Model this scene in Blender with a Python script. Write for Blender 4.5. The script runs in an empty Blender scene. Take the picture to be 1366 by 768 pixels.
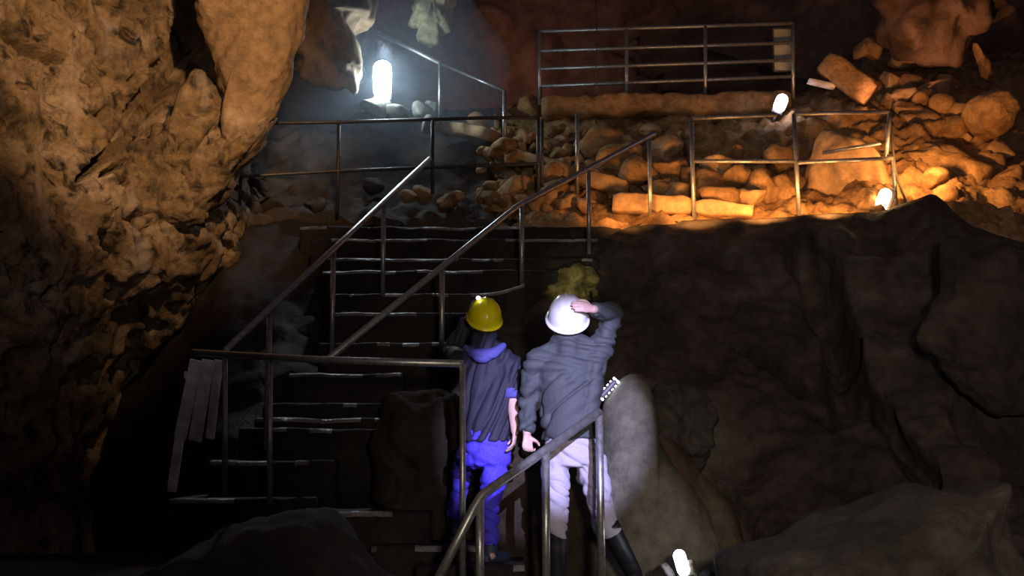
import bpy, bmesh, math, random
from mathutils import Vector, Matrix, noise

V = Vector
S = bpy.context.scene
COL = S.collection
random.seed(7)

# ------------------------------------------------------------------ camera
F = 1649.0                      # focal length in pixels of the 1366x768 frame
CAMZ = 1.6
PITCH = math.atan(216.0 / F)
CP, SP = math.cos(PITCH), math.sin(PITCH)


def P(px, py, Y):
    """point of the place seen at pixel (px, py) standing Y metres in front of the camera"""
    u, v = (px - 683.0) / F, (384.0 - py) / F
    y, z = CP - SP * v, SP + CP * v
    t = Y / y
    return V((u * t, Y, CAMZ + z * t))


cd = bpy.data.cameras.new('camera')
cam = bpy.data.objects.new('camera', cd)
COL.objects.link(cam)
cam.location = (0, 0, CAMZ)
cam.rotation_euler = (math.radians(90) + PITCH, 0, 0)
cd.sensor_width = 36.0
cd.lens = 36.0 * F / 1366.0
cd.clip_end = 200
S.camera = cam

# ------------------------------------------------------------------ world, exposure
w = bpy.data.worlds.new('cave_dark')
S.world = w
w.use_nodes = True
bg = w.node_tree.nodes['Background']
bg.inputs[0].default_value = (0.034, 0.025, 0.031, 1)
bg.inputs[1].default_value = 1.0
S.view_settings.view_transform = 'Standard'
S.view_settings.look = 'None'
S.view_settings.exposure = 0.0
S.view_settings.gamma = 1.0
S.view_settings.use_curve_mapping = False

# ------------------------------------------------------------------ lights without a visible fixture


def lamp(kind, name, loc, power, color, aim=None, size=0.05, angle=40, blend=0.4):
    l = bpy.data.lights.new(name, kind)
    l.energy = power
    l.color = color
    if kind in ('POINT', 'SPOT'):
        l.shadow_soft_size = size
    if kind == 'SPOT':
        l.spot_size = math.radians(angle)
        l.spot_blend = blend
    o = bpy.data.objects.new(name, l)
    COL.objects.link(o)
    o.location = loc
    if aim is not None:
        o.rotation_euler = (V(aim) - V(loc)).to_track_quat('-Z', 'Y').to_euler()
    return o


WARM = (1.0, 0.43, 0.12)
# the headlamp of somebody standing beside the photographer
lamp('SPOT', 'visitor_headlamp', (1.25, 0.4, 3.3), 6200, (0.56, 0.54, 1.0), P(752, 545, 7.95), 0.02, 10.8, 0.5)
lamp('SPOT', 'camera_side_fill', (0.6, -0.3, 2.0), 820, (1.0, 0.84, 0.68), P(1030, 570, 8.5), 0.15, 48, 1.0)  # added broad fill from the camera side for the dark slope
lamp('SPOT', 'left_wall_fill', (-0.5, -0.3, 1.9), 230, (1.0, 0.90, 0.80), P(70, 270, 10), 0.15, 24, 1.0)  # added weak fill for the dim left wall
# unseen flood lamp on left wall; added warm spots on terrace, slope, roof, back
lamp('SPOT', 'flood_left_wall', (-0.7, 7.0, 6.4), 1300, (1.0, 0.60, 0.30), P(185, 105, 11.8), 0.10, 52, 0.85)
for x, e in ((835, 26), (930, 40), (1020, 50), (1105, 46)):
    lamp('SPOT', 'terrace_fill', P(x, 283, 12.5) + V((0, 0, 0.05)), e, WARM, P(x - 10, 238, 14.3), 0.05, 125, 0.7)
lamp('SPOT', 'slope_fill', P(1225, 225, 12.6), 190, WARM, P(1265, 160, 15.0), 0.06, 130, 0.9)
lamp('SPOT', 'roof_fill', P(1130, 165, 14.3), 130, (1.0, 0.45, 0.22), P(1260, 30, 15.5), 0.06, 40, 0.8)
lamp('SPOT', 'back_wall_fill', P(800, 100, 16.6), 90, (1.0, 0.48, 0.34), P(690, 45, 19.5), 0.1, 90, 1.0)
# headlamp of the visitor in the white helmet; cool lamp of the ramp thrown down the stair
lamp('SPOT', 'headlamp_white_helmet', P(752, 402, 8.25), 110, (1.0, 0.93, 0.55), P(765, 372, 11.4), 0.02, 11, 0.8)
lamp('SPOT', 'ramp_lamp_throw', P(512, 60, 14.0), 170, (0.85, 0.93, 1.0), P(560, 470, 10.3), 0.05, 46, 0.7)

# ------------------------------------------------------------------ materials


def nodes(name):
    m = bpy.data.materials.new(name)
    m.use_nodes = True
    nt = m.node_tree
    return m, nt, nt.nodes['Principled BSDF']


def ramp(nt, fac, stops):
    r = nt.nodes.new('ShaderNodeValToRGB')
    els = r.color_ramp.elements
    while len(els) < len(stops):
        els.new(0.5)
    for e, (p, c) in zip(els, stops):
        e.position = p
        e.color = (c[0], c[1], c[2], 1) if len(c) == 3 else c
    nt.links.new(fac, r.inputs[0])
    return r


def tex_noise(nt, vec, scale, detail=6, rough=0.6, dist=0.0):
    n = nt.nodes.new('ShaderNodeTexNoise')
    n.inputs['Scale'].default_value = scale
    n.inputs['Detail'].default_value = detail
    n.inputs['Roughness'].default_value = rough
    n.inputs['Distortion'].default_value = dist
    nt.links.new(vec, n.inputs['Vector'])
    return n


def rock_mat(name, dark, mid, light, scale=1.0, bump=0.6, rough=0.85, pits=0.0, streak=None, spec=0.25):
    m, nt, b = nodes(name)
    L = nt.links
    g = nt.nodes.new('ShaderNodeNewGeometry')
    pos = g.outputs['Position']
    n1 = tex_noise(nt, pos, 0.9 * scale, 8, 0.62, 0.4)
    r1 = ramp(nt, n1.outputs[0], [(0.32, dark), (0.5, mid), (0.68, light)])
    n2 = tex_noise(nt, pos, 7 * scale, 8, 0.7)
    r2 = ramp(nt, n2.outputs[0], [(0.3, (0.45, 0.45, 0.45)), (0.62, (1.15, 1.15, 1.15))])
    mx = nt.nodes.new('ShaderNodeMix')
    mx.data_type = 'RGBA'
    mx.blend_type = 'MULTIPLY'
    mx.inputs[0].default_value = 0.85
    L.new(r1.outputs[0], mx.inputs[6])
    L.new(r2.outputs[0], mx.inputs[7])
    out = mx.outputs[2]
    if pits > 0:
        n3 = tex_noise(nt, pos, 3.2 * scale, 5, 0.6, 0.6)
        r3 = ramp(nt, n3.outputs[0], [(0.34, (1, 1, 1)), (0.49, (0, 0, 0))])
        m3 = nt.nodes.new('ShaderNodeMix')
        m3.data_type = 'RGBA'
        sc = nt.nodes.new('ShaderNodeMath')
        sc.operation = 'MULTIPLY'
        sc.inputs[1].default_value = pits
        L.new(r3.outputs[0], sc.inputs[0])
        L.new(sc.outputs[0], m3.inputs[0])
        L.new(out, m3.inputs[6])
        m3.inputs[7].default_value = (dark[0] * 0.35, dark[1] * 0.35, dark[2] * 0.35, 1)
        out = m3.outputs[2]
    if streak:
        mp = nt.nodes.new('ShaderNodeMapping')
        mp.inputs['Scale'].default_value = (1.6, 1.6, 0.42)
        mp.inputs['Rotation'].default_value = (0, math.radians(-16), 0)
        L.new(pos, mp.inputs[0])
        n4 = tex_noise(nt, mp.outputs[0], 1.9, 6, 0.55, 0.3)
        r4 = ramp(nt, n4.outputs[0], [(0.58, (0, 0, 0)), (0.72, (1, 1, 1))])
        m4 = nt.nodes.new('ShaderNodeMix')
        m4.data_type = 'RGBA'
        s4 = nt.nodes.new('ShaderNodeMath')
        s4.operation = 'MULTIPLY'
        s4.inputs[1].default_value = 0.55
        L.new(r4.outputs[0], s4.inputs[0])
        L.new(s4.outputs[0], m4.inputs[0])
        L.new(out, m4.inputs[6])
        m4.inputs[7].default_value = (*streak, 1)
        out = m4.outputs[2]
    L.new(out, b.inputs['Base Color'])
    b.inputs['Roughness'].default_value = rough
    b.inputs['Specular IOR Level'].default_value = spec
    if bump > 0:
        nb = tex_noise(nt, pos, 14 * scale, 9, 0.7)
        bp = nt.nodes.new('ShaderNodeBump')
        bp.inputs['Strength'].default_value = bump
        bp.inputs['Distance'].default_value = 0.03
        L.new(nb.outputs[0], bp.inputs['Height'])
        L.new(bp.outputs[0], b.inputs['Normal'])
    return m


def plain(name, color, rough=0.5, metal=0.0, var=0.0, bump=0.0, scale=40, spec=0.5):
    m, nt, b = nodes(name)
    g = nt.nodes.new('ShaderNodeTexCoord')
    n = tex_noise(nt, g.outputs['Object'], scale, 5, 0.6)
    c0 = tuple(x * (1 - var) for x in color)
    c1 = tuple(min(1, x * (1 + var)) for x in color)
    r = ramp(nt, n.outputs[0], [(0.35, c0), (0.65, c1)])
    nt.links.new(r.outputs[0], b.inputs['Base Color'])
    b.inputs['Roughness'].default_value = rough
    b.inputs['Metallic'].default_value = metal
    b.inputs['Specular IOR Level'].default_value = spec
    if bump > 0:
        bp = nt.nodes.new('ShaderNodeBump')
        bp.inputs['Strength'].default_value = bump
        bp.inputs['Distance'].default_value = 0.01
        nt.links.new(n.outputs[0], bp.inputs['Height'])
        nt.links.new(bp.outputs[0], b.inputs['Normal'])
    return m


def emit(name, color, strength):
    m, nt, b = nodes(name)
    b.inputs['Base Color'].default_value = (0.8, 0.8, 0.8, 1)
    b.inputs['Emission Color'].default_value = (*color, 1)
    b.inputs['Emission Strength'].default_value = strength
    return m


M = {}
M['wall'] = rock_mat('ochre_pitted_rock', (0.10, 0.072, 0.045), (0.26, 0.175, 0.088), (0.42, 0.32, 0.22), 1.8, 1.0, 0.9, 1.0, (0.42, 0.36, 0.33))
M['slab'] = rock_mat('smooth_ochre_rock', (0.22, 0.145, 0.08), (0.32, 0.21, 0.115), (0.42, 0.31, 0.22), 1.3, 0.6, 0.85)
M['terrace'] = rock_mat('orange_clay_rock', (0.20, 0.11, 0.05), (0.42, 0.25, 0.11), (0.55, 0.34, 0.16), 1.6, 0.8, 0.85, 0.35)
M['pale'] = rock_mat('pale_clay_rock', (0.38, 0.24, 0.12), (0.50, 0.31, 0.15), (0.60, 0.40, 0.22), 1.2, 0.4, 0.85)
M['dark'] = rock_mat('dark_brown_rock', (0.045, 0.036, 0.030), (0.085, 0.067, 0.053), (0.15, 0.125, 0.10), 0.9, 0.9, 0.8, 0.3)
M['back'] = rock_mat('reddish_brown_rock', (0.09, 0.055, 0.04), (0.19, 0.12, 0.085), (0.28, 0.18, 0.12), 0.6, 0.8, 0.85)
M['boulder'] = rock_mat('grey_green_rock', (0.115, 0.11, 0.08), (0.165, 0.155, 0.112), (0.22, 0.205, 0.155), 1.3, 0.5, 0.7)
M['rust'] = rock_mat('rust_streaked_rock', (0.06, 0.04, 0.025), (0.11, 0.07, 0.04), (0.16, 0.12, 0.08), 1.3, 0.7, 0.6)
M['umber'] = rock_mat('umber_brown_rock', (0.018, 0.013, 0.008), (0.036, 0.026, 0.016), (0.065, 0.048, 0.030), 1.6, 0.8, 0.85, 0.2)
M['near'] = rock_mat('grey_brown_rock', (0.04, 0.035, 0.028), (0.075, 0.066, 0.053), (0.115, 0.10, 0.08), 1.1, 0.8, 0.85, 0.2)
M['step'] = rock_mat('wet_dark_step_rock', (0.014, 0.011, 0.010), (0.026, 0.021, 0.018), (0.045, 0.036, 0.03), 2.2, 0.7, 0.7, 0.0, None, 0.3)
M['nosing'] = rock_mat('wet_worn_edge_highlight', (0.10, 0.095, 0.09), (0.22, 0.21, 0.20), (0.40, 0.39, 0.37), 5.0, 0.7, 0.28, 0.0, None, 0.8)  # pale colour stands in for highlights along the wet step edges
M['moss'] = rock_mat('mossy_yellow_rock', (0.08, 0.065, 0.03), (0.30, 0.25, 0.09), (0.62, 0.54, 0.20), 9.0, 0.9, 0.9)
M['yellow_rock'] = rock_mat('yellow_grey_rock', (0.20, 0.18, 0.10), (0.42, 0.38, 0.22), (0.58, 0.52, 0.32), 2.0, 0.8, 0.85)
M['steel'] = plain('galvanised_steel', (0.40, 0.40, 0.38), 0.38, 0.75, 0.25, 0.15, 30)
M['old_steel'] = plain('dull_dark_steel', (0.09, 0.085, 0.085), 0.5, 0.5, 0.3, 0.2, 30)
M['board'] = plain('weathered_white_board', (0.75, 0.71, 0.70), 0.8, 0, 0.35, 0.2, 9)
M['panel'] = plain('pale_panel', (0.40, 0.40, 0.34), 0.6, 0, 0.2, 0, 8)
M['housing'] = plain('grey_lamp_housing', (0.12, 0.12, 0.13), 0.5, 0.2, 0.1)
M['cable'] = plain('black_cable', (0.02, 0.02, 0.02), 0.6)
M['lamp_cool'] = emit('cool_white_tube', (0.66, 0.86, 1.0), 75)
M['lamp_small'] = emit('violet_white_tube', (0.85, 0.80, 1.0), 14)
M['lamp_warm'] = emit('warm_white_tube', (1.0, 0.52, 0.22), 34)
M['lamp_floor'] = emit('cool_white_bulb', (0.75, 0.80, 1.0), 22)
M['led'] = emit('led_lens_rib_glow', (0.75, 0.75, 1.0), 12)
M['skin'] = plain('skin', (0.62, 0.40, 0.33), 0.5, 0, 0.08, 0.05, 30)
M['grey_jacket'] = plain('grey_jacket_cloth', (0.055, 0.064, 0.068), 0.7, 0, 0.15, 0.3, 160)
M['navy_jacket'] = plain('navy_jacket_cloth', (0.015, 0.015, 0.032), 0.7, 0, 0.25, 0.3, 160)
M['hood'] = plain('blue_hood_cloth', (0.085, 0.085, 0.34), 0.8, 0, 0.2, 0.3, 120)
M['trousers'] = plain('pale_trouser_cloth', (0.43, 0.40, 0.48), 0.8, 0, 0.1, 0.25, 140)
M['jeans'] = plain('bright_blue_denim', (0.075, 0.05, 0.80), 0.8, 0, 0.35, 0.25, 120)
M['boot'] = plain('black_boot_rubber', (0.012, 0.011, 0.016), 0.5, 0, 0.2)
M['shoe'] = plain('dark_blue_shoe', (0.03, 0.04, 0.10), 0.6, 0, 0.2)
M['belt'] = plain('brown_belt', (0.07, 0.03, 0.035), 0.6)
M['white_helmet'] = plain('white_helmet_plastic', (0.85, 0.84, 0.86), 0.3, 0, 0.02)
M['yellow_helmet'] = plain('yellow_helmet_plastic', (0.72, 0.66, 0.0), 0.28, 0, 0.03)
M['strap'] = plain('dark_strap', (0.03, 0.03, 0.04), 0.7)
M['hair'] = plain('dark_hair', (0.02, 0.014, 0.010), 0.6, 0, 0.3, 0.5, 120)
M['eye'] = plain('eye', (0.7, 0.7, 0.7), 0.2)
M['lips'] = plain('lips', (0.45, 0.20, 0.18), 0.5)

# ------------------------------------------------------------------ object helpers


def obj(name, me, m=None, parent=None, smooth=True):
    if isinstance(me, bmesh.types.BMesh):
        bm = me
        me = bpy.data.meshes.new(name)
        bmesh.ops.recalc_face_normals(bm, faces=bm.faces)
        bm.to_mesh(me)
        bm.free()
    o = bpy.data.objects.new(name, me)
    COL.objects.link(o)
    if m is not None and not me.materials:
        me.materials.append(m)
    if smooth:
        for p in me.polygons:
            p.use_smooth = True
    if parent is not None:
        o.parent = parent
        o.matrix_parent_inverse = Matrix.Translation(-parent.location)
    return o


def tag(o, label=None, cat=None, group=None, kind=None):
    if label:
        o['label'] = label
    if cat:
        o['category'] = cat
    if group:
        o['group'] = group
    if kind:
        o['kind'] = kind
    return o


def thing(name, label, cat, loc, group=None):
    o = bpy.data.objects.new(name, None)
    COL.objects.link(o)
    o.location = loc
    o.empty_display_size = 0.1
    return tag(o, label, cat, group)


def rough(p, s, a):
    q = p * s
    return a * (noise.noise(q) * 0.55 + noise.noise(q * 2.3 + V((3, 1, 7))) * 0.32 + noise.noise(q * 5.1) * 0.17
                + noise.noise(q * 11.0) * 0.07
                + (noise.voronoi(q * 1.3)[0][0] - 0.45) * 0.6)


def cr(p0, p1, p2, p3, t):
    t2, t3 = t * t, t * t * t
    return 0.5 * ((2 * p1) + (p2 - p0) * t + (2 * p0 - 5 * p1 + 4 * p2 - p3) * t2 + (3 * p1 - p0 - 3 * p2 + p3) * t3)


def spline(pts, f):
    n = len(pts) - 1
    i = min(int(f), n - 1)
    t = f - i
    a = pts[max(i - 1, 0)]
    d = pts[min(i + 2, n)]
    return cr(a, pts[i], pts[i + 1], d, t)


def segdist(p, a, b):
    ab = (b[0] - a[0], b[1] - a[1])
    l = ab[0] ** 2 + ab[1] ** 2
    t = max(0, min(1, ((p[0] - a[0]) * ab[0] + (p[1] - a[1]) * ab[1]) / l))
    return math.hypot(p[0] - a[0] - ab[0] * t, p[1] - a[1] - ab[1] * t), t


def project(p):
    """pixel of a world point (only used to lay out clefts in the rock)"""
    d = p - V((0, 0, CAMZ))
    yc = d.y * CP + d.z * SP
    zc = -d.y * SP + d.z * CP
    return 683 + F * d.x / yc, 384 - F * zc / yc


def patch(name, ctrl, nu, nv, s, a, m, grooves=(), edge=0.0, thick=0.35, world=False, pits=0.0):
    """rock surface through a grid of control points, roughened by noise, with clefts cut in; closed at the back"""
    if not world:
        ctrl = [[P(*c) for c in row] for row in ctrl]
    R, C = len(ctrl), len(ctrl[0])
    grid = []
    for j in range(nv + 1):
        fj = (R - 1) * j / nv
        row = []
        for i in range(nu + 1):
            fi = (C - 1) * i / nu
            row.append(spline([spline(r, fi) for r in ctrl], fj))
        grid.append(row)
    verts, faces = [], []
    backs = []
    for j in range(nv + 1):
        for i in range(nu + 1):
            du = grid[j][min(i + 1, nu)] - grid[j][max(i - 1, 0)]
            dv = grid[min(j + 1, nv)][i] - grid[max(j - 1, 0)][i]
            n = du.cross(dv)
            n.normalize()
            p = grid[j][i]
            if n.dot(V((0, 0, CAMZ)) - p) < 0:
                n = -n
            k = 1.0
            if edge > 0:
                e = min(i, nu - i, j, nv - j) / (edge * min(nu, nv))
                k = min(1.0, 0.25 + e)
            q = p + n * rough(p, s, a) * k
            if pits:
                h = noise.noise(p * 3.3) + 0.5 * noise.noise(p * 7.1)
                if h > 0.34:
                    q = q - n * min(0.30, (h - 0.34) * pits)
            px = project(p)
            for poly, width, depth in grooves:
                best = 1e9
                for g in range(len(poly) - 1):
                    d, t = segdist(px, poly[g], poly[g + 1])
                    best = min(best, d)
                ww = width * (0.8 + 0.5 * noise.noise(p * 3.0))
                if best < ww:
                    q = q - n * depth * (1 - (best / ww) ** 2) ** 0.5
            verts.append(q)
            backs.append(p - n * thick)
    W = nu + 1
    for j in range(nv):
        for i in range(nu):
            x = j * W + i
            faces.append((x, x + 1, x + W + 1, x + W))
    # coarse closing back
    N = len(verts)
    loop = [i for i in range(W)] + [j * W + nu for j in range(1, nv + 1)] + \
           [nv * W + i for i in range(nu - 1, -1, -1)] + [j * W for j in range(nv - 1, 0, -1)]
    bl = []
    for x in loop:
        bl.append(len(verts))
        verts.append(backs[x])
    c = sum((verts[b] for b in bl), V((0, 0, 0))) / len(bl)
    mid = backs[(nv // 2) * W + nu // 2]
    verts.append(mid - (V((0, 0, CAMZ)) - mid).normalized() * 0.3)
    for k in range(len(loop)):
        a0, a1 = loop[k], loop[(k + 1) % len(loop)]
        b0, b1 = bl[k], bl[(k + 1) % len(loop)]
        faces.append((a1, a0, b0, b1))
        faces.append((b1, b0, len(verts) - 1))
    me = bpy.data.meshes.new(name)
    me.from_pydata([tuple(v) for v in verts], [], faces)
    return obj(name, me, m)


def rock_bm(outline, Y, thick, s=2.0, a=0.10, seg=64, rings=14, skew=0.0, back=None, flat=0.7):
    """closed boulder: a rim with the given outline at distance Y, bulging thick towards and away"""
    pts = [P(x, y, Y + skew * (x - outline[0][0]) / 100.0) for x, y in outline]
    n = len(pts)
    # resample the closed outline
    ls = [(pts[(i + 1) % n] - pts[i]).length for i in range(n)]
    tot = sum(ls)
    rim = []
    for k in range(seg):
        d = tot * k / seg
        i = 0
        while d > ls[i] and i < n - 1:
            d -= ls[i]
            i += 1
        t = d / ls[i]
        p = pts[i].lerp(pts[(i + 1) % n], t)
        q = cr(pts[i - 1], pts[i], pts[(i + 1) % n], pts[(i + 2) % n], t)
        rim.append(p.lerp(q, 0.6))
    c = sum(rim, V((0, 0, 0))) / seg
    back = thick if back is None else back
    bm = bmesh.new()
    rows = []
    for r in range(-rings + 1, rings):
        ph = math.pi / 2 * r / rings
        k = math.cos(ph) ** flat
        dy = -math.sin(ph) * (thick if r > 0 else back)
        row = []
        for p in rim:
            q = c + (p - c) * k + V((0, dy, 0))
            o = (q - c)
            o = V((o.x, o.y * 1.0, o.z)).normalized()
            q = q + o * rough(q + V((Y, 0, 0)), s, a) * (1.0 if r > 0 else 0.7)
            row.append(bm.verts.new(q))
        rows.append(row)
    for j in range(len(rows) - 1):
        for i in range(seg):
            bm.faces.new((rows[j][i], rows[j][(i + 1) % seg], rows[j + 1][(i + 1) % seg], rows[j + 1][i]))
    f = bm.verts.new(c + V((0, -thick, 0)))
    b = bm.verts.new(c + V((0, back, 0)))
    for i in range(seg):
        bm.faces.new((rows[-1][i], rows[-1][(i + 1) % seg], f))
        bm.faces.new((rows[0][(i + 1) % seg], rows[0][i], b))
    return bm


def rock(name, label, cat, outline, Y, thick, m, **k):
    return tag(obj(name, rock_bm(outline, Y, thick, **k), m), label, cat)


def stone_bm(c, sx, sy, sz, s, a, rot=0.0, sub=3):
    """angular broken stone: a ball cut by random planes"""
    bm = bmesh.new()
    bmesh.ops.create_icosphere(bm, subdivisions=sub, radius=1)
    R = Matrix.Rotation(rot, 3, 'Y') @ Matrix.Rotation(rot * 2.3, 3, 'Z')
    planes = []
    for k in range(11):
        n = V((random.gauss(0, 1), random.gauss(0, 1), random.gauss(0, 1))).normalized()
        planes.append((n, random.uniform(0.5, 0.85)))
    for v in bm.verts:
        d = v.co.copy()
        for n, h in planes:
            e = d.dot(n) - h
            if e > 0:
                d = d - n * e
        q = R @ V((d.x * sx, d.y * sy, d.z * sz)) * 1.2
        v.co = c + q + q.normalized() * rough(q + c, s, a * 0.5)
    return bm


def tube(bm, pts, r, seg=10, cap=True):
    rows = []
    n = len(pts)
    ref = None
    for i, p in enumerate(pts):
        d = (pts[min(i + 1, n - 1)] - pts[max(i - 1, 0)]).normalized()
        if ref is None:
            ref = d.cross(V((0, 0, 1)))
            if ref.length < 0.1:
                ref = d.cross(V((0, 1, 0)))
        x = (ref - d * ref.dot(d)).normalized()
        ref = x
        y = d.cross(x)
        rr = r[i] if isinstance(r, (list, tuple)) else r
        rows.append([bm.verts.new(p + (x * math.cos(2 * math.pi * k / seg) + y * math.sin(2 * math.pi * k / seg)) * rr) for k in range(seg)])
    for j in range(n - 1):
        for k in range(seg):
            bm.faces.new((rows[j][k], rows[j][(k + 1) % seg], rows[j + 1][(k + 1) % seg], rows[j + 1][k]))
    if cap:
        bm.faces.new(rows[0][::-1])
        bm.faces.new(rows[-1])
    return bm


def tube_obj(name, pts, r, m, parent=None, seg=10):
    return obj(name, tube(bmesh.new(), pts, r, seg), m, parent)


def box_bm(c, sx, sy, sz, R=None, bev=0.0, bm=None):
    bm = bm or bmesh.new()
    g = bmesh.ops.create_cube(bm, size=1)
    for v in g['verts']:
        q = V((v.co.x * sx, v.co.y * sy, v.co.z * sz))
        v.co = c + ((R @ q) if R else q)
    if bev > 0:
        bmesh.ops.bevel(bm, geom=list({e for v in g['verts'] for e in v.link_edges}), offset=bev, segments=2, affect='EDGES', profile=0.6)
    return bm


# ================================================================== THE SETTING
# floor of the cave below the stair (rises towards the stair)
fl = [[V((x, y, z)) for x in (-9, -5, -1.6, -0.2, 1.2, 3.5, 9)] for y, z in ((-2, 0.0), (3, 0.0), (6, 0.35), (7.4, 0.60), (9, 0.66), (11, 0.7))]
tag(patch('floor', fl, 90, 70, 0.9, 0.10, M['dark'], world=True), kind='structure')

# left cave wall
ctrl = []
for y, ys in ((-60, 12.6), (40, 12.4), (140, 12.2), (240, 11.9), (330, 11.6), (430, 11.8), (560, 12.4), (980, 12.6)):
    row = []
    for x, dx in ((-420, -6.5), (-160, -3.6), (-40, -2.4), (60, -1.5), (160, -0.6), (260, 0.2), (350, 1.0), (430, 2.4)):
        k = 0
        if y > 300:
            k = (y - 300) / 200.0 * (0.4 + max(0, (x - 60) / 200.0))
        if y > 60:
            x = x if x < 300 else 300 + (x - 300) * max(0.25, 1 - (y - 60) / 120.0)
        row.append((x, y, ys + dx + k))
    ctrl.append(row)
crack = [(254, -40), (252, 0), (250, 40), (238, 80), (218, 108), (202, 134), (182, 160)]
wall = patch('wall_left', ctrl, 240, 240, 1.7, 0.24, M['wall'], pits=1.3,
             grooves=((crack, 26, 1.6), ([(180, 150), (160, 180), (130, 215), (105, 240)], 8, 0.5), ([(130, 235), (170, 215), (215, 205)], 4, 0.25),
                      ([(138, 270), (145, 300), (150, 330)], 5, 0.3), ([(235, 190), (240, 210), (238, 235)], 10, 0.3),
                      ([(10, 35), (40, 60), (85, 80)], 12, 0.25), ([(262, 130), (270, 128)], 9, 0.3), ([(0, 300), (5, 330)], 14, 0.5)))
tag(wall, kind='structure')

# far back wall and the platform floor in front of it
ctrl = [[(x, y, Y) for x, Y in ((330, 19), (480, 19.5), (640, 20), (800, 20.5), (1000, 20.5), (1200, 20), (1400, 19), (1560, 17))] for y in (-220, -100, 0, 80, 160, 260)]
tag(patch('wall_back', ctrl, 120, 70, 0.55, 0.9, M['back'], grooves=(([(905, 40), (1020, 70)], 90, 1.2),)), kind='structure')

# terrace: rubble slope behind the top edge of the stair
cols = [
    (380, [(292, 13.4), (272, 14.0), (245, 14.6), (210, 15.3), (180, 16.0), (165, 16.8), (158, 18.5)]),
    (520, [(292, 13.4), (270, 14.0), (240, 14.6), (205, 15.2), (172, 15.8), (158, 16.6), (152, 18.5)]),
    (660, [(296, 13.2), (272, 13.8), (240, 14.4), (205, 15.0), (180, 15.6), (158, 16.4), (150, 18.5)]),
    (800, [(299, 12.9), (280, 13.4), (250, 14.0), (215, 14.6), (180, 15.2), (150, 15.9), (138, 18.5)]),
    (950, [(297, 12.9), (275, 13.4), (240, 14.0), (205, 14.6), (175, 15.2), (147, 15.9), (133, 18.5)]),
    (1080, [(292, 12.8), (268, 13.3), (225, 14.0), (180, 14.6), (150, 15.2), (135, 15.9), (125, 18.5)]),
    (1190, [(288, 12.7), (255, 13.3), (205, 14.0), (160, 14.7), (125, 15.4), (95, 16.2), (70, 18.5)]),
    (1290, [(300, 12.5), (262, 13.2), (215, 14.0), (165, 14.8), (125, 15.6), (95, 16.4), (70, 18.5)]),
    (1420, [(350, 12.2), (300, 13.0), (250, 14.0), (190, 14.8), (150, 15.6), (110, 16.4), (80, 18.5)]),
]
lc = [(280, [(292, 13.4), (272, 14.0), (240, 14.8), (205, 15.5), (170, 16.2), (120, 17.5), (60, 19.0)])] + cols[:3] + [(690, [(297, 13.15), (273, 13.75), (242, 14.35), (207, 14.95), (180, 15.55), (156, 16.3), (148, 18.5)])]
tag(patch('floor', [[(c[0], c[1][r][0], c[1][r][1]) for c in lc] for r in range(7)], 110, 90, 3.0, 0.20, M['dark']), kind='structure')  # left part in darker rock, its shade put into the colour
ctrl = [[(c[0], c[1][r][0], c[1][r][1]) for c in cols[2:]] for r in range(7)]
terr = patch('floor', ctrl, 230, 120, 3.0, 0.22, M['terrace'])
tag(terr, kind='structure')

# loose stones lying on the terrace, pieces of it
stones = [(548, 262, 13.55, 0.10), (566, 258, 13.6, 0.13), (595, 272, 13.5, 0.12), (610, 262, 13.6, 0.09), (655, 262, 13.5, 0.10), (668, 270, 13.45, 0.12),
          (690, 248, 13.7, 0.15), (700, 268, 13.5, 0.13), (716, 272, 13.4, 0.12), (730, 262, 13.5, 0.13), (742, 250, 13.6, 0.14), (733, 232, 13.8, 0.14),
          (752, 270, 13.4, 0.12), (668, 200, 14.3, 0.16), (690, 210, 14.2, 0.14), (640, 166, 15.4, 0.14), (705, 142, 15.7, 0.16), (724, 222, 14.0, 0.13),
          (778, 275, 13.3, 0.10), (800, 192, 14.6, 0.2), (820, 215, 14.2, 0.22), (838, 205, 14.4, 0.2), (852, 235, 13.9, 0.22), (872, 220, 14.1, 0.16),
          (888, 200, 14.4, 0.2), (900, 232, 13.9, 0.2), (880, 250, 13.6, 0.17), (905, 258, 13.5, 0.16), (918, 240, 13.7, 0.15), (944, 250, 13.6, 0.22),
          (958, 225, 13.9, 0.18), (975, 208, 14.1, 0.14), (985, 240, 13.7, 0.25), (1005, 225, 13.9, 0.18), (1020, 255, 13.5, 0.26), (1040, 215, 14.0, 0.2),
          (1000, 265, 13.3, 0.2), (1045, 258, 13.5, 0.2), (960, 268, 13.25, 0.2), (1150, 68, 16.2, 0.13), (1163, 66, 16.2, 0.18), (1205, 82, 16.0, 0.2),
          (1190, 110, 15.6, 0.18), (1215, 118, 15.5, 0.2), (1232, 140, 15.1, 0.24), (1246, 122, 15.4, 0.2), (1262, 115, 15.5, 0.16), (1252, 150, 14.9, 0.22),
          (1275, 158, 14.8, 0.2), (1210, 150, 15.0, 0.2), (1230, 165, 14.8, 0.24), (1200, 130, 15.2, 0.16), (1265, 175, 14.6, 0.22), (1300, 232, 13.9, 0.25),
          (1330, 205, 14.3, 0.25), (1350, 240, 13.9, 0.2), (1310, 285, 13.0, 0.16), (1335, 292, 12.9, 0.14), (1245, 238, 13.4, 0.16), (1262, 262, 13.1, 0.14),
          (495, 250, 14.0, 0.12), (420, 275, 13.8, 0.14), (335, 278, 13.7, 0.16), (360, 276, 13.7, 0.14), (345, 245, 14.0, 0.12), (300, 270, 13.6, 0.15)]
for k in range(150):
    x = random.uniform(640, 1060)
    y = random.uniform(172, 284)
    stones.append((x, y, 13.45 + (280 - y) * 0.0165 + random.uniform(-.12, .05), random.uniform(0.04, 0.12)))
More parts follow.
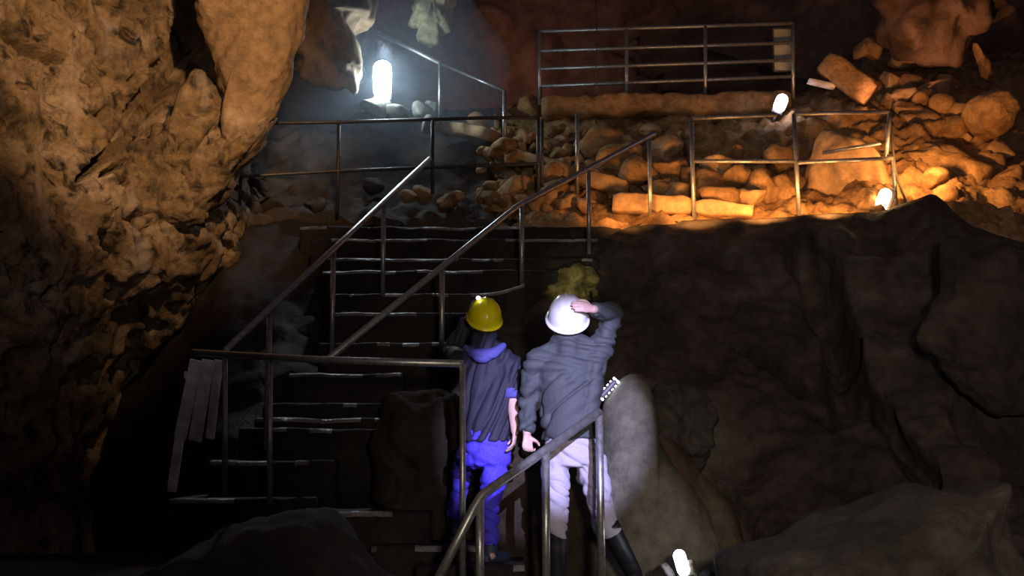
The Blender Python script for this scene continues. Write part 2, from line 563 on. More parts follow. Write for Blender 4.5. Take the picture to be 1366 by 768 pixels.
for k in range(30):
    x = random.uniform(1190, 1340)
    y = random.uniform(95, 190)
    stones.append((x, y, 14.0 + (205 - y) * 0.0195 + random.uniform(-.1, .05), random.uniform(0.05, 0.13)))
for i, (x, y, Y, r) in enumerate(stones):
    q = random.uniform
    obj('stone', stone_bm(P(x, y, Y), r * q(.8, 1.3), r * q(.8, 1.2), r * q(.65, .95), 4.0, r * 0.6, q(-.7, .7), 3), (M['terrace'] if i % 3 else M['pale']) if x > 540 else M['dark'], terr)  # leftmost stones also get the dark rock for the shade there

# flank: the dark rock mass below the terrace edge, right of the stair
fcols = [(600, 480, 10.75, 9.45), (660, 440, 11.2, 9.5), (720, 400, 11.75, 9.6), (790, 330, 12.5, 9.6), (860, 297, 12.95, 9.6), (950, 293, 12.85, 9.6), (1050, 290, 12.75, 9.5),
         (1120, 285, 12.7, 9.3), (1180, 284, 12.6, 9.1), (1225, 268, 12.5, 8.9), (1250, 262, 12.45, 8.8), (1285, 292, 12.35, 8.6), (1330, 312, 12.2, 8.4), (1440, 350, 11.8, 8.0)]
ctrl = []
for r in range(9):
    t = r / 8.0
    ctrl.append([(x, yt + (850 - yt) * t, Yt + (Yb - Yt) * t ** 0.75) for x, yt, Yt, Yb in fcols])
flank = patch('rock_slope', ctrl, 230, 150, 1.1, 0.30, M['dark'],
              grooves=(([(1085, 350), (1110, 430), (1130, 540)], 40, 0.7), ([(985, 450), (1030, 490), (1070, 520)], 10, 0.35),
                       ([(1150, 520), (1200, 590), (1240, 640)], 22, 0.45), ([(1290, 560), (1366, 600)], 40, 0.6), ([(930, 640), (990, 690), (1010, 740)], 14, 0.3)),
              edge=0.10, thick=0.6)
tag(flank, 'dark brown craggy rock slope falling from the lit terrace edge to the lower right', 'rock')

# bank left of the stair, under the landing
bc = [(292, 13.5), (344, 12.8), (416, 11.8), (497, 11.0), (571, 10.35), (664, 9.7), (790, 9.4)]
ctrl = [[(x, y, Y + dy) for x, dy in ((120, 3.2), (215, 1.4), (280, .3), (340, .05), (400, .05), (470, .1), (540, .15))] for y, Y in bc]
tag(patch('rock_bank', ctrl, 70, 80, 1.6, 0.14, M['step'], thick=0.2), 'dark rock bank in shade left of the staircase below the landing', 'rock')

# ================================================================== STAIR
stair = thing('stone_staircase', 'dark wet stone staircase climbing between the handrails to the upper landing', 'staircase', P(450, 690, 8.6))
STEPS = [  # y of the nosing, left x, right x, distance
    (755, 555, 700, 7.85), (729, 495, 655, 8.2), (683, 390, 572, 8.45), (664, 225, 420, 8.75), (614, 280, 445, 9.1), (571, 318, 500, 9.45), (557, 340, 506, 9.6),
    (537, 350, 512, 9.8), (497, 385, 535, 10.15), (456, 425, 615, 10.55), (416, 440, 650, 10.95), (391, 440, 700, 11.35), (360, 430, 790, 11.8), (344, 425, 800, 12.15),
    (318, 415, 815, 12.55), (302, 400, 830, 12.9)]
for i, (y, x0, x1, Y) in enumerate(STEPS):
    a, b = P(x0, y, Y), P(x1, y, Y)
    Yn = STEPS[i + 1][3] if i + 1 < len(STEPS) else Y + 0.5
    top = a.z
    zb = max(0.3, top - 0.62)
    dep = (Yn - Y) + 0.32
    nx = max(12, int((b.x - a.x) / 0.035))
    prof = [(0.025, zb), (0.0, top - 0.30), (0.0, top - 0.12), (0.0, top - 0.035), (0.006, top - 0.014), (0.02, top - 0.003), (0.05, top), (0.12, top), (dep * .6, top), (dep, top), (dep, zb)]
    bm = bmesh.new()
    rows = []
    for k in range(nx + 1):
        x = a.x + (b.x - a.x) * k / nx
        row = []
        curve = 0.0
        if y == 391:   # the right end of this step bends up the flank
            f = max(0, (k / nx - 0.75) / 0.25)
            curve = 0.09 * f * f
        for j, (dy, z) in enumerate(prof):
            p = V((x, Y + dy, z))
            wob = noise.noise(V((x * 2.2, i * 3.1, 0))) * 0.045 + noise.noise(V((x * 9, i, 2.0))) * 0.018
            zn = noise.noise(V((x * 3.1, i * 1.7, 5))) * 0.014 + noise.noise(V((x * 17, i * 1.7, 5))) * 0.006 + curve
            p.y += wob if j < 8 else 0
            p.z += zn if 2 <= j < 10 else 0
            if j < 4:
                p.y += noise.noise(V((x * 6, z * 6, i))) * 0.03
            row.append(bm.verts.new(p))
        rows.append(row)
    for k in range(nx):
        for j in range(len(prof)):
            j2 = (j + 1) % len(prof)
            bm.faces.new((rows[k][j], rows[k][j2], rows[k + 1][j2], rows[k + 1][j]))
    bm.faces.new(rows[0])
    bm.faces.new(rows[-1][::-1])
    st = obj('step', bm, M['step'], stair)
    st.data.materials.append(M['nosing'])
    for f in st.data.polygons:        # worn wet edge, its broken highlights put in as a paler material
        if f.index < nx * len(prof) and f.index % len(prof) in (3, 4, 5):
            x = f.center.x
            if noise.noise(V((x * 1.1, i * 2.7, 3))) + 0.5 * noise.noise(V((x * 5, i * 2.7, 3))) > 0.05:
                f.material_index = 1
# wide lower tread below the frame that carries the right-hand visitor
zt = 0.69
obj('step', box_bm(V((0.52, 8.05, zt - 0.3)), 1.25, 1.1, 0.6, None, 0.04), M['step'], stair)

# upper landing edge and mossy rock at the right end of the steps
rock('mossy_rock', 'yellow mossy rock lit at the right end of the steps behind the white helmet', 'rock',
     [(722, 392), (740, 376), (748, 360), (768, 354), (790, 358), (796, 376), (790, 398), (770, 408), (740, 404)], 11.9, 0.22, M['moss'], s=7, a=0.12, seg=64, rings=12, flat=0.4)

# ================================================================== BOULDERS AND SLABS
rock('rock_pillar', 'tall smooth ochre rock pillar hanging beside the dark cleft of the left wall', 'rock',
     [(266, -70), (264, 0), (276, 60), (288, 95), (303, 135), (296, 165), (300, 190), (320, 196), (340, 188), (366, 160), (384, 110), (398, 50), (412, 0), (420, -70)], 11.75, 0.22, M['slab'], s=2.2, a=0.16, seg=140, rings=30, flat=0.25)
rock('rock_spur', 'pitted ochre rock spur under the smooth pillar behind the landing rail', 'rock',
     [(214, 168), (248, 112), (264, 96), (282, 104), (298, 135), (294, 165), (270, 200), (262, 240), (275, 285), (270, 300), (230, 310), (190, 330), (150, 310), (135, 260), (170, 200)],
     11.75, 0.22, M['wall'], s=2.8, a=0.22, seg=110, rings=24, flat=0.4)
rock('rock_buttress', 'rough orange rock foot below the smooth pillar behind the left end of the landing rail', 'rock',
     [(285, 172), (310, 180), (345, 172), (366, 158), (352, 190), (338, 208), (318, 224), (300, 262), (262, 290), (235, 280), (240, 240), (258, 200)], 11.85, 0.25, M['wall'], s=3.0, a=0.16, seg=100, rings=20, flat=0.35)
rock('hanging_rock', 'reddish brown jagged rock right of the smooth pillar at the top edge', 'rock',
     [(404, -40), (400, 40), (398, 80), (405, 108), (430, 110), (455, 112), (474, 116), (480, 90), (478, 60), (470, 40), (478, 28), (498, 27), (500, -10), (498, -40)], 14.2, 0.5, M['slab'], s=3.0, a=0.22, seg=90, rings=16)
rock('hanging_rock', 'yellow grey fluted rock hanging above the cool white lamp', 'rock',
     [(560, -40), (552, 10), (546, 34), (560, 38), (556, 52), (575, 58), (588, 56), (588, 42), (598, 40), (602, 20), (606, -10), (606, -40)], 15.0, 0.3, M['yellow_rock'], s=5.0, a=0.14, seg=70, rings=12)
rock('roof_rock', 'large reddish overhanging rock at the upper right corner', 'rock',
     [(1165, -60), (1172, 0), (1180, 40), (1205, 70), (1250, 82), (1285, 72), (1300, 55), (1308, 40), (1325, 22), (1345, 10), (1340, -20), (1345, -60)], 15.6, 0.5, M['back'], s=2.2, a=0.34, seg=90, rings=18)
rock('rock_sliver', 'thin broken rock sliver hanging under the big overhanging rock at right', 'rock',
     [(1298, 58), (1306, 66), (1318, 82), (1322, 98), (1326, 112), (1318, 108), (1310, 98), (1304, 80)], 15.5, 0.12, M['terrace'], s=5, a=0.06, seg=40, rings=8)
rock('boulder', 'rounded ochre boulder at the right edge of the rubble slope', 'boulder',
     [(1284, 150), (1292, 132), (1312, 122), (1335, 124), (1354, 140), (1358, 160), (1345, 178), (1322, 186), (1298, 178)], 14.3, 0.45, M['terrace'], s=2, a=0.10, seg=56, rings=12)
rock('boulder', 'big pale orange block behind the right end of the terrace railing', 'boulder',
     [(1082, 212), (1100, 178), (1125, 180), (1160, 192), (1178, 212), (1192, 250), (1196, 290), (1140, 302), (1085, 300), (1070, 260)], 13.75, 0.25, M['pale'], s=1.6, a=0.12, seg=80, rings=16, flat=0.35)
rock('rock_slab', 'smooth orange rock sheet right of the terrace railing above the bright lamp', 'rock',
     [(1195, 205), (1235, 190), (1275, 200), (1310, 235), (1330, 275), (1320, 300), (1262, 296), (1215, 300), (1196, 270)], 14.1, 0.3, M['terrace'], s=1.6, a=0.18, seg=90, rings=18, flat=0.4)


def slab(name, label, c0, c1, h, dep, m, cat='slab', a=0.055):
    """straight cut stone lying between two points"""
    d = c1 - c0
    L = d.length
    x = d.normalized()
    z = V((0, 0, 1))
    y = z.cross(x).normalized()
    z = x.cross(y)
    bm = bmesh.new()
    n = max(6, int(L / 0.08))
    ring = [(-.5, -.38), (-.42, -.5), (.42, -.5), (.5, -.38), (.5, .38), (.42, .5), (0, .5), (-.42, .5), (-.5, .38), (-.5, 0)]
    rows = []
    for i in range(n + 1):
        f = i / n
        k = 0.86 if i in (0, n) else 1.0
        row = []
        for ry, rz in ring:
            p = c0 + d * f + y * ry * dep * k + z * rz * h * k
            o = (y * ry + z * rz).normalized()
            row.append(bm.verts.new(p + o * rough(p, 4.0, a)))
        rows.append(row)
    for i in range(n):
        for j in range(len(ring)):
            j2 = (j + 1) % len(ring)
            bm.faces.new((rows[i][j], rows[i][j2], rows[i + 1][j2], rows[i + 1][j]))
    bm.faces.new(rows[0])
    bm.faces.new(rows[-1][::-1])
    return tag(obj(name, bm, m), label, cat)


slab('rock_slab', 'long leaning rock slab right of the upper platform railing', P(1100, 82, 15.0), P(1162, 128, 14.8), 0.30, 0.22, M['terrace'])
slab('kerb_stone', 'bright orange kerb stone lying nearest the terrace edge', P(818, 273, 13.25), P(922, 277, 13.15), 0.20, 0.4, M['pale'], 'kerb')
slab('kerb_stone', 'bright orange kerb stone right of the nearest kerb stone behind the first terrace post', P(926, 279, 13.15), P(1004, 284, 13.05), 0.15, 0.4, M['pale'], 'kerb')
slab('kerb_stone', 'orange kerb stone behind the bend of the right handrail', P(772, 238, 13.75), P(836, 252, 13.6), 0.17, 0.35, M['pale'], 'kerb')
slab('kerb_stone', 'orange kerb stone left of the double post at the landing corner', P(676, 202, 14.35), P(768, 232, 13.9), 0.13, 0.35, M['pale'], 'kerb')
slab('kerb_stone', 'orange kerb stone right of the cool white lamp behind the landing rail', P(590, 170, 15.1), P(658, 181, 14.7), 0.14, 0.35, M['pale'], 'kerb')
slab('ledge_stone', 'long brown ledge carrying the upper platform railing', P(722, 148, 15.55), P(1050, 141, 15.5), 0.26, 0.6, M['terrace'], 'ledge', 0.08)
slab('plank', 'small pale broken plank beside the leaning slab', P(1078, 108, 15.0), P(1113, 116, 15.0), 0.06, 0.12, M['board'], 'plank', 0.01)
for i, (x, y, Y, r, lb) in enumerate([(505, 142, 14.5, 0.17, 'white lit stone directly under the cool white lamp'), (528, 150, 14.45, 0.13, 'small white lit stone right of the lamp stone'),
                                      (566, 152, 14.7, 0.15, 'jagged grey stone at the foot of the short upper post'), (578, 148, 14.8, 0.12, 'small grey stone touching the short upper post'),
                                      (572, 166, 14.5, 0.10, 'small grey stone below the foot of the short upper post')]):
    tag(obj('stone', stone_bm(P(x, y, Y), r * 1.2, r, r * 0.75, 6.0, r * 0.7, i * 0.5, 3), M['boulder']), lb, 'stone')

rock('boulder', 'tall smooth grey boulder right behind the visitor with white helmet', 'boulder',
     [(800, 570), (808, 535), (822, 512), (845, 502), (862, 512), (872, 545), (874, 580), (900, 620), (935, 660), (960, 710), (972, 780), (960, 850), (880, 860), (800, 850), (790, 760), (794, 660)],
     9.0, 0.45, M['boulder'], s=1.3, a=0.10, seg=110, rings=22)
rock('boulder', 'rust streaked boulder leaning on the right side of the tall grey boulder', 'boulder',
     [(880, 590), (905, 600), (935, 635), (965, 680), (990, 720), (1003, 765), (1000, 850), (900, 850), (900, 700)], 9.25, 0.3, M['rust'], s=2.0, a=0.14, seg=80, rings=16)
rock('boulder', 'knobbly dark green grey boulder above the rust streaked one', 'boulder',
     [(868, 535), (880, 518), (905, 515), (925, 535), (950, 545), (955, 575), (948, 610), (920, 615), (890, 598), (872, 575)], 9.6, 0.3, M['near'], s=4.0, a=0.22, seg=70, rings=14)
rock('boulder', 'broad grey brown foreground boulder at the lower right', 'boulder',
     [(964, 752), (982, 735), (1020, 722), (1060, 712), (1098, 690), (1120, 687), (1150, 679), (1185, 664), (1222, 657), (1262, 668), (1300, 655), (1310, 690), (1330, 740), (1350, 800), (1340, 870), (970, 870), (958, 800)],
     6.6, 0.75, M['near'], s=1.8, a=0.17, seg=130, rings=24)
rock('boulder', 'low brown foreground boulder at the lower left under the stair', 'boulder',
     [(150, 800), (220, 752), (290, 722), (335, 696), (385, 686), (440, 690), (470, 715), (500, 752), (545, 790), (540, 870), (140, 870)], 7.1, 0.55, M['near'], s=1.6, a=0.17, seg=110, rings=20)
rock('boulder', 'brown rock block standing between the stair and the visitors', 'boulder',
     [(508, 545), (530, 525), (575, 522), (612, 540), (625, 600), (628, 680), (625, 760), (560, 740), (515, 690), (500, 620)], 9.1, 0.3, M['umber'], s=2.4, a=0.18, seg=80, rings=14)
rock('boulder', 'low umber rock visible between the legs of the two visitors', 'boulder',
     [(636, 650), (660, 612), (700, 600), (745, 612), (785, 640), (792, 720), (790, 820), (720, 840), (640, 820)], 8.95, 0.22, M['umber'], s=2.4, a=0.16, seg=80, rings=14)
rock('boulder', 'grey jagged rock at the right edge halfway up the slope', 'boulder',
     [(1262, 330), (1300, 320), (1380, 330), (1430, 420), (1430, 540), (1366, 556), (1320, 556), (1298, 535), (1270, 500), (1240, 470), (1225, 440), (1250, 390)], 9.9, 0.25, M['dark'], s=2.0, a=0.20, seg=100, rings=18)

# ================================================================== RAILINGS
RR, PR = 0.027, 0.022


def railing(name, label, base, rails, posts, m=None, rr=RR, pr=PR):
    m = m or M['steel']
    t = thing(name, label, 'railing', base)
    for pts in rails:
        # rounded bends
        q = [pts[0]]
        for i in range(1, len(pts) - 1):
            a, b, c = pts[i - 1], pts[i], pts[i + 1]
            d0, d1 = (a - b).normalized() * 0.07, (c - b).normalized() * 0.07
            q += [b + d0, b + d0 * 0.35 + d1 * 0.35 * 0.3, b + d1 * 0.35, b + d1]
        q.append(pts[-1])
        tube_obj('rail', q, rr, m, t)
    for a, b in posts:
        tube_obj('post', [a, b], pr, m, t)
        bm = bmesh.new()
        tube(bm, [b, b + V((0, 0, 0.012))], pr * 2.1, 12)
    return t


def foot(p, z):
    return V((p.x, p.y, z))


# left stair handrail
a, b = P(300, 468, 8.5), P(573, 212, 12.45)
pt = lambda f: a.lerp(b, f)


def on_line(px, a3, b3):
    lo, hi = 0.0, 1.0
    for _ in range(40):
        f = (lo + hi) / 2
        if project(a3.lerp(b3, f))[0] < px:
            lo = f
        else:
            hi = f
    return a3.lerp(b3, lo)


t445, t512 = on_line(445, a, b), on_line(512, a, b)
railing('stair_handrail', 'steel handrail along the left side of the staircase with a bright upper end', foot(a, 1.26),
        [[a, b]], [(t445, foot(t445, 2.35)), (t512, foot(t512, 3.0)), (on_line(360, a, b), foot(on_line(360, a, b), 1.6))])
# right stair handrail with its bend
a, b, c = P(430, 485, 8.7), P(690, 275, 11.5), P(873, 178, 13.0)
railing('stair_handrail', 'long bent steel handrail along the right side of the staircase', foot(a, 1.3),
        [[a, b, c]], [(on_line(590, a, b), foot(on_line(590, a, b), 2.4)), (on_line(696, b, c), foot(on_line(696, b, c), P(696, 381, 11.5).z)),
                      (on_line(785, b, c), foot(on_line(785, b, c), P(785, 338, 12.2).z)), (on_line(866, b, c), foot(on_line(866, b, c), P(866, 298, 12.9).z))])
# landing balustrade at the top left
Yl = 13.3
railing('landing_railing', 'dark two bar railing across the upper landing in front of the left wall', P(420, 285, Yl),
        [[P(283, 165, 12.9), P(451, 163, Yl), P(648, 157, Yl + .1), P(720, 157, Yl + .1)], [P(236, 235, 12.6), P(325, 235, 13.0), P(451, 228, Yl), P(720, 218, Yl + .1)]],
        [(P(325, 165, 13.0), P(319, 282, 13.0)), (P(452, 163, Yl), P(450, 285, Yl)), (P(577, 160, Yl + .05), P(577, 258, Yl + .05)), (P(718, 157, Yl + .1), P(718, 258, Yl + .1)), (P(723, 160, Yl + .25), P(723, 250, Yl + .25))], M['old_steel'], 0.019, 0.02)
p = P(770, 152, 13.6)
railing('guard_post', 'single orange lit steel post standing behind the right handrail', P(770, 258, 13.6), [], [(p, P(770, 258, 13.6))])
# ramp handrail above the cool lamp
railing('ramp_handrail', 'sloping steel handrail descending above the cool white lamp', P(587, 158, 14.6),
        [[P(440, 12, 16.0), P(587, 84, 14.6)]], [(P(587, 84, 14.6), P(587, 158, 14.6))])
railing('ramp_handrail', 'dim thin handrail descending right of the cool white lamp', P(673, 192, 14.4),
        [[P(590, 86, 15.2), P(673, 121, 14.4)]], [(P(673, 121, 14.4), P(673, 192, 14.4))], M['steel'], 0.018, 0.026)
# upper platform
rl = [[P(720, y0, 15.6), P(1058, y1, 15.5)] for y0, y1 in ((42, 31), (68, 57), (92, 80), (115, 102))]
railing('platform_railing', 'four bar steel railing on the upper platform against the dark back wall', P(890, 140, 15.6),
        rl, [(P(720, 42, 15.6), P(720, 140, 15.6)), (P(836, 38, 15.57), P(836, 138, 15.57)), (P(941, 35, 15.53), P(941, 134, 15.53)), (P(1058, 31, 15.5), P(1058, 132, 15.5))], None, 0.024, 0.026)
bm = box_bm(P(1044, 67, 15.62), 0.25, 0.03, 0.58, None, 0.006)
sg = thing('notice_board', 'pale upright panel fixed behind the right end of the platform railing', 'panel', P(1044, 98, 15.62))
obj('panel', bm, M['panel'], sg)
bm = bmesh.new()
for dx in (-0.125, 0.125):
    box_bm(P(1044, 67, 15.61) + V((dx, 0, 0)), 0.02, 0.04, 0.60, None, 0.004, bm)
for dz in (-0.29, 0.29):
    box_bm(P(1044, 67, 15.61) + V((0, 0, dz)), 0.27, 0.04, 0.02, None, 0.004, bm)
obj('frame', bm, M['old_steel'], sg)
tag(tube_obj('hanging_cable', [P(795, -30, 15.4), P(796, 60, 15.4), P(795, 165, 15.3)], 0.007, M['old_steel'], None, 6), 'thin vertical cable hanging in front of the upper platform railing', 'cable')
# terrace balustrade
Yt = 12.95
railing('terrace_railing', 'two bar steel railing along the terrace edge between the two right lamps', P(1060, 288, Yt),
        [[P(922, 158, Yt), P(1036, 153, Yt)], [P(1059, 152, Yt), P(1187, 149, Yt)], [P(924, 215, Yt), P(1062, 215, Yt)], [P(1064, 217, Yt - .02), P(1191, 211, Yt - .02)],
         [P(1176, 191, Yt + .1), P(1098, 204, 13.5)]],
        [(P(922, 158, Yt), P(926, 294, Yt)), (P(1059, 152, Yt), P(1066, 290, Yt)), (P(1187, 149, Yt), P(1182, 211, Yt + .05)), (P(1190, 211, Yt), P(1196, 282, Yt))], None, 0.022, 0.024)
tag(tube_obj('lamp_cable', [P(1187, 150, 13.02), P(1191, 200, 13.05), P(1197, 240, 13.05), P(1206, 262, 13.0), P(1213, 285, 12.95)], 0.014, M['cable'], None, 8), 'black lamp cable running down the rock right of the terrace railing', 'cable')
# lower barrier at the foot of the stair
a, b, c = P(258, 470, 8.35), P(430, 480, 7.9), P(617, 485, 7.5)
railing('barrier_railing', 'horizontal steel barrier rail across the foot of the staircase left of the visitors', P(300, 662, 8.2),
        [[a, b, c]], [(P(300, 472, 8.24), P(300, 662, 8.24)), (P(617, 485, 7.5), P(617, 790, 7.5)), (P(360, 476, 8.08), P(360, 672, 8.08))], None, 0.024, 0.019)
a, b, c = P(575, 790, 6.95), P(640, 662, 7.1), P(800, 549, 7.55)
railing('front_handrail', 'bent steel handrail in the foreground rising in front of both visitors', P(727, 790, 7.35),
        [[a, b, c]], [(P(640, 662, 7.1), P(640, 815, 7.1)), (on_line(728, b, c), foot(on_line(728, b, c), 0.66)), (P(799, 550, 7.55), P(803, 790, 7.55))], None, 0.027, 0.024)

# pale slatted panel leaning on the barrier
sp = thing('leaning_pallet', 'pale weathered slatted board leaning against the left end of the barrier rail', 'board', P(250, 655, 8.45))
for i, (x0, x1, xb0, w_, yb) in enumerate(((262, 240, 0, 0.085, 585), (278, 260, 0, 0.09, 588), (292, 280, 0, 0.06, 585))):
    p0, p1 = P(x0, 480, 8.42), P(x1, yb, 8.52)
    d = (p1 - p0)
    R = d.to_track_quat('Z', 'Y').to_matrix()
    bm = bmesh.new()
    x = V((1, 0, 0))
    box_bm((p0 + p1) / 2, w_, 0.022, d.length, V((0, 0, 1)).rotation_difference(-d.normalized()).to_matrix(), 0.004, bm)
    obj('slat', bm, M['board'], sp)
p0, p1 = P(243, 560, 8.50), P(229, 655, 8.6)
obj('leg', box_bm((p0 + p1) / 2, 0.06, 0.04, (p1 - p0).length, V((0, 0, 1)).rotation_difference((p0 - p1).normalized()).to_matrix(), 0.004), M['board'], sp)
p0, p1 = P(246, 500, 8.46), P(296, 500, 8.46)
obj('crossbar', box_bm((p0 + p1) / 2, (p1 - p0).length, 0.03, 0.05, None, 0.004), M['board'], sp)

# ================================================================== LAMPS


def capsule(p0, p1, r, seg=16):
    bm = bmesh.new()
    d = p1 - p0
    L = d.length
    n = d.normalized()
    pts, rs = [], []
    for k in range(7):
        ph = math.pi / 2 * k / 6
        pts.append(p0 + n * r * (1 - math.cos(math.pi / 2 - math.pi / 2 + ph)) * 1.0)
        rs.append(max(0.002, r * math.sin(ph)))
    for k in range(7):
        ph = math.pi / 2 * (6 - k) / 6
        pts.append(p1 - n * r * (1 - math.cos(ph)))
        rs.append(max(0.002, r * math.sin(ph)))
    return tube(bm, pts, rs, seg)


def tube_lamp(label, p0, p1, r, m, back):
    t = thing('tube_lamp', label, 'lamp', p0)
    obj('diffuser', capsule(p0, p1, r), m, t)
    d = (p1 - p0).normalized()
    mid = (p0 + p1) / 2
    R = V((0, 0, 1)).rotation_difference(d).to_matrix()
    obj('housing', box_bm(mid + back * (r * 0.98), r * 1.9, r * 0.5, (p1 - p0).length * 1.02, R, r * 0.15), M['housing'], t)
    tube_obj('bracket', [p0 + back * r, p0 + back * r - d * r * 1.6], r * 0.25, M['housing'], t, 8)
    return t


tube_lamp('glaring cool white oval tube lamp on the upper ramp at left', P(510, 131, 14.4), P(510, 81, 14.4), 0.11, M['lamp_cool'], V((0, 1, 0)))
tube_lamp('small violet white lamp hanging under the right end of the platform railing', P(1037, 149, 14.9), P(1046, 126, 14.9), 0.075, M['lamp_small'], V((0, 1, 0)))
tube_lamp('bright tilted white lamp standing on the terrace edge at right', P(1171, 284, 12.85), P(1184, 252, 12.85), 0.066, M['lamp_warm'], V((0.75, 0.5, 0)).normalized())
fp = P(905, 768, 7.75)
fl_ = thing('floor_lamp', 'small glaring white lamp on the ground right of the visitors at the bottom edge', 'lamp', fp)
obj('bulb', capsule(P(914, 768, 7.75), P(904, 733, 7.75), 0.038), M['lamp_floor'], fl_)
obj('base', tube(bmesh.new(), [P(915, 776, 7.75), P(914, 767, 7.75)], 0.045, 14), M['housing'], fl_)
for x, y, r, lb in ((922, 752, 0.06, 'brightly lit wet stone touching the small floor lamp'), (884, 768, 0.10, 'dark stone left of the small floor lamp'), (942, 762, 0.05, 'small glinting stone right of the small floor lamp')):
    tag(obj('stone', stone_bm(P(x, y + 8, 7.8), r, r, r, 8, r * 0.5, x, 3), M['step'] if x != 922 else M['boulder']), lb, 'stone')
# glowing ribs put in for bright dabs between the man and the grey boulder
rl_ = thing('ribbed_glow', 'small ribbed glowing piece between the white helmeted visitor and grey boulder', 'lamp', P(806, 528, 8.86))
p0, p1 = P(801, 530, 8.86), P(822, 507, 8.86)
for k in range(6):
    f = k / 5.0
    q = p0.lerp(p1, f)
    d = (p1 - p0).normalized()
    nrm = V((-d.z, 0, d.x))
    tube_obj('rib', [q - nrm * 0.028, q + nrm * 0.028], 0.0075, M['led'], rl_, 8)
obj('core', capsule(p0, p1, 0.022), M['housing'], rl_)

# ================================================================== PEOPLE


def limb(bm, pts, radii, seg=18, ref=V((0, 1, 0)), cap=0.7):
    """closed tapering limb with elliptical sections; radii (side, depth) or one number"""
    n = len(pts)
    # smooth resample
    sub = 5
    P2, R2 = [], []
    rad = [r if isinstance(r, (tuple, list)) else (r, r) for r in radii]
    rv = [V((r[0], r[1], 0)) for r in rad]
    for i in range(n - 1):
        for k in range(sub):
            P2.append(spline(pts, i + k / sub))
            R2.append(spline(rv, i + k / sub))
    P2.append(pts[-1])
    R2.append(rv[-1])
    m = len(P2)
    rows = []
    d0 = (P2[1] - P2[0]).normalized()
    d1 = (P2[-1] - P2[-2]).normalized()

    def ring(p, d, rx, ry):
        x = d.cross(ref)
        if x.length < 0.05:
            x = d.cross(V((1, 0, 0)))
        x.normalize()
        y = x.cross(d).normalized()
        return [bm.verts.new(p + x * math.cos(2 * math.pi * k / seg) * rx + y * math.sin(2 * math.pi * k / seg) * ry) for k in range(seg)]
    r0 = R2[0]
    for f, e in ((0.92, 0.35), (0.6, 0.8)):
        rows.append(ring(P2[0] - d0 * min(r0.x, r0.y) * cap * f, d0, r0.x * e, r0.y * e))
    for i in range(m):
        d = (P2[min(i + 1, m - 1)] - P2[max(i - 1, 0)]).normalized()
        rows.append(ring(P2[i], d, R2[i].x, R2[i].y))
    r1 = R2[-1]
    for f, e in ((0.6, 0.8), (0.92, 0.35)):
        rows.append(ring(P2[-1] + d1 * min(r1.x, r1.y) * cap * f, d1, r1.x * e, r1.y * e))
    for j in range(len(rows) - 1):
        for k in range(seg):
            bm.faces.new((rows[j][k], rows[j][(k + 1) % seg], rows[j + 1][(k + 1) % seg], rows[j + 1][k]))
    bm.faces.new(rows[0][::-1])
    bm.faces.new(rows[-1])
    return bm


def blob(bm, c, r, R=None, sub=3):
    g = bmesh.ops.create_icosphere(bm, subdivisions=sub, radius=1)
    for v in g['verts']:
        q = V((v.co.x * r[0], v.co.y * r[1], v.co.z * r[2]))
        v.co = c + ((R @ q) if R else q)


def remeshed(name, bm, vox, m, parent, smooth=4, fold=None, cut=None):
    """one continuous surface out of the joined limbs"""
    bmesh.ops.recalc_face_normals(bm, faces=bm.faces)
    me = bpy.data.meshes.new('raw')
    bm.to_mesh(me)
    bm.free()
    o = bpy.data.objects.new('raw', me)
    COL.objects.link(o)
    md = o.modifiers.new('r', 'REMESH')
    md.mode = 'VOXEL'
    md.voxel_size = vox
    if smooth:
        s = o.modifiers.new('s', 'SMOOTH')
        s.iterations = smooth
        s.factor = 0.5
    dg = bpy.context.evaluated_depsgraph_get()
    me2 = bpy.data.meshes.new_from_object(o.evaluated_get(dg))
    bpy.data.objects.remove(o)
    me2.name = name
    if fold:
        ns = [v.normal.copy() for v in me2.vertices]
        for v, n in zip(me2.vertices, ns):
            v.co = v.co + n * fold(v.co)
    if cut:
        b2 = bmesh.new()
        b2.from_mesh(me2)
        for co, no in cut:
            bmesh.ops.bisect_plane(b2, geom=b2.verts[:] + b2.edges[:] + b2.faces[:], plane_co=co, plane_no=no, clear_outer=True)
            bmesh.ops.holes_fill(b2, edges=[e for e in b2.edges if e.is_boundary], sides=0)
        b2.to_mesh(me2)
        b2.free()
    me2.materials.clear()
    return obj(name, me2, m, parent)


def folds(direction, amp, across=26, along=3.5, seed=0.0):
    d = V(direction).normalized()

    def f(p):
        a = p.dot(d)
        q = p - d * a
        v = V((q.x, q.y * 0.5, q.z)) * across * 0.5 + d * a * along + V((seed, seed * 2, 0))
        n1 = noise.noise(v)
        n2 = noise.noise(v * 1.7 + V((5, 5, 5)))
        # soft ridges with narrow creases between them
        return amp * (0.55 * n2 + 0.25 - 1.15 * math.exp(-(n1 * 5.5) ** 2))
    return f


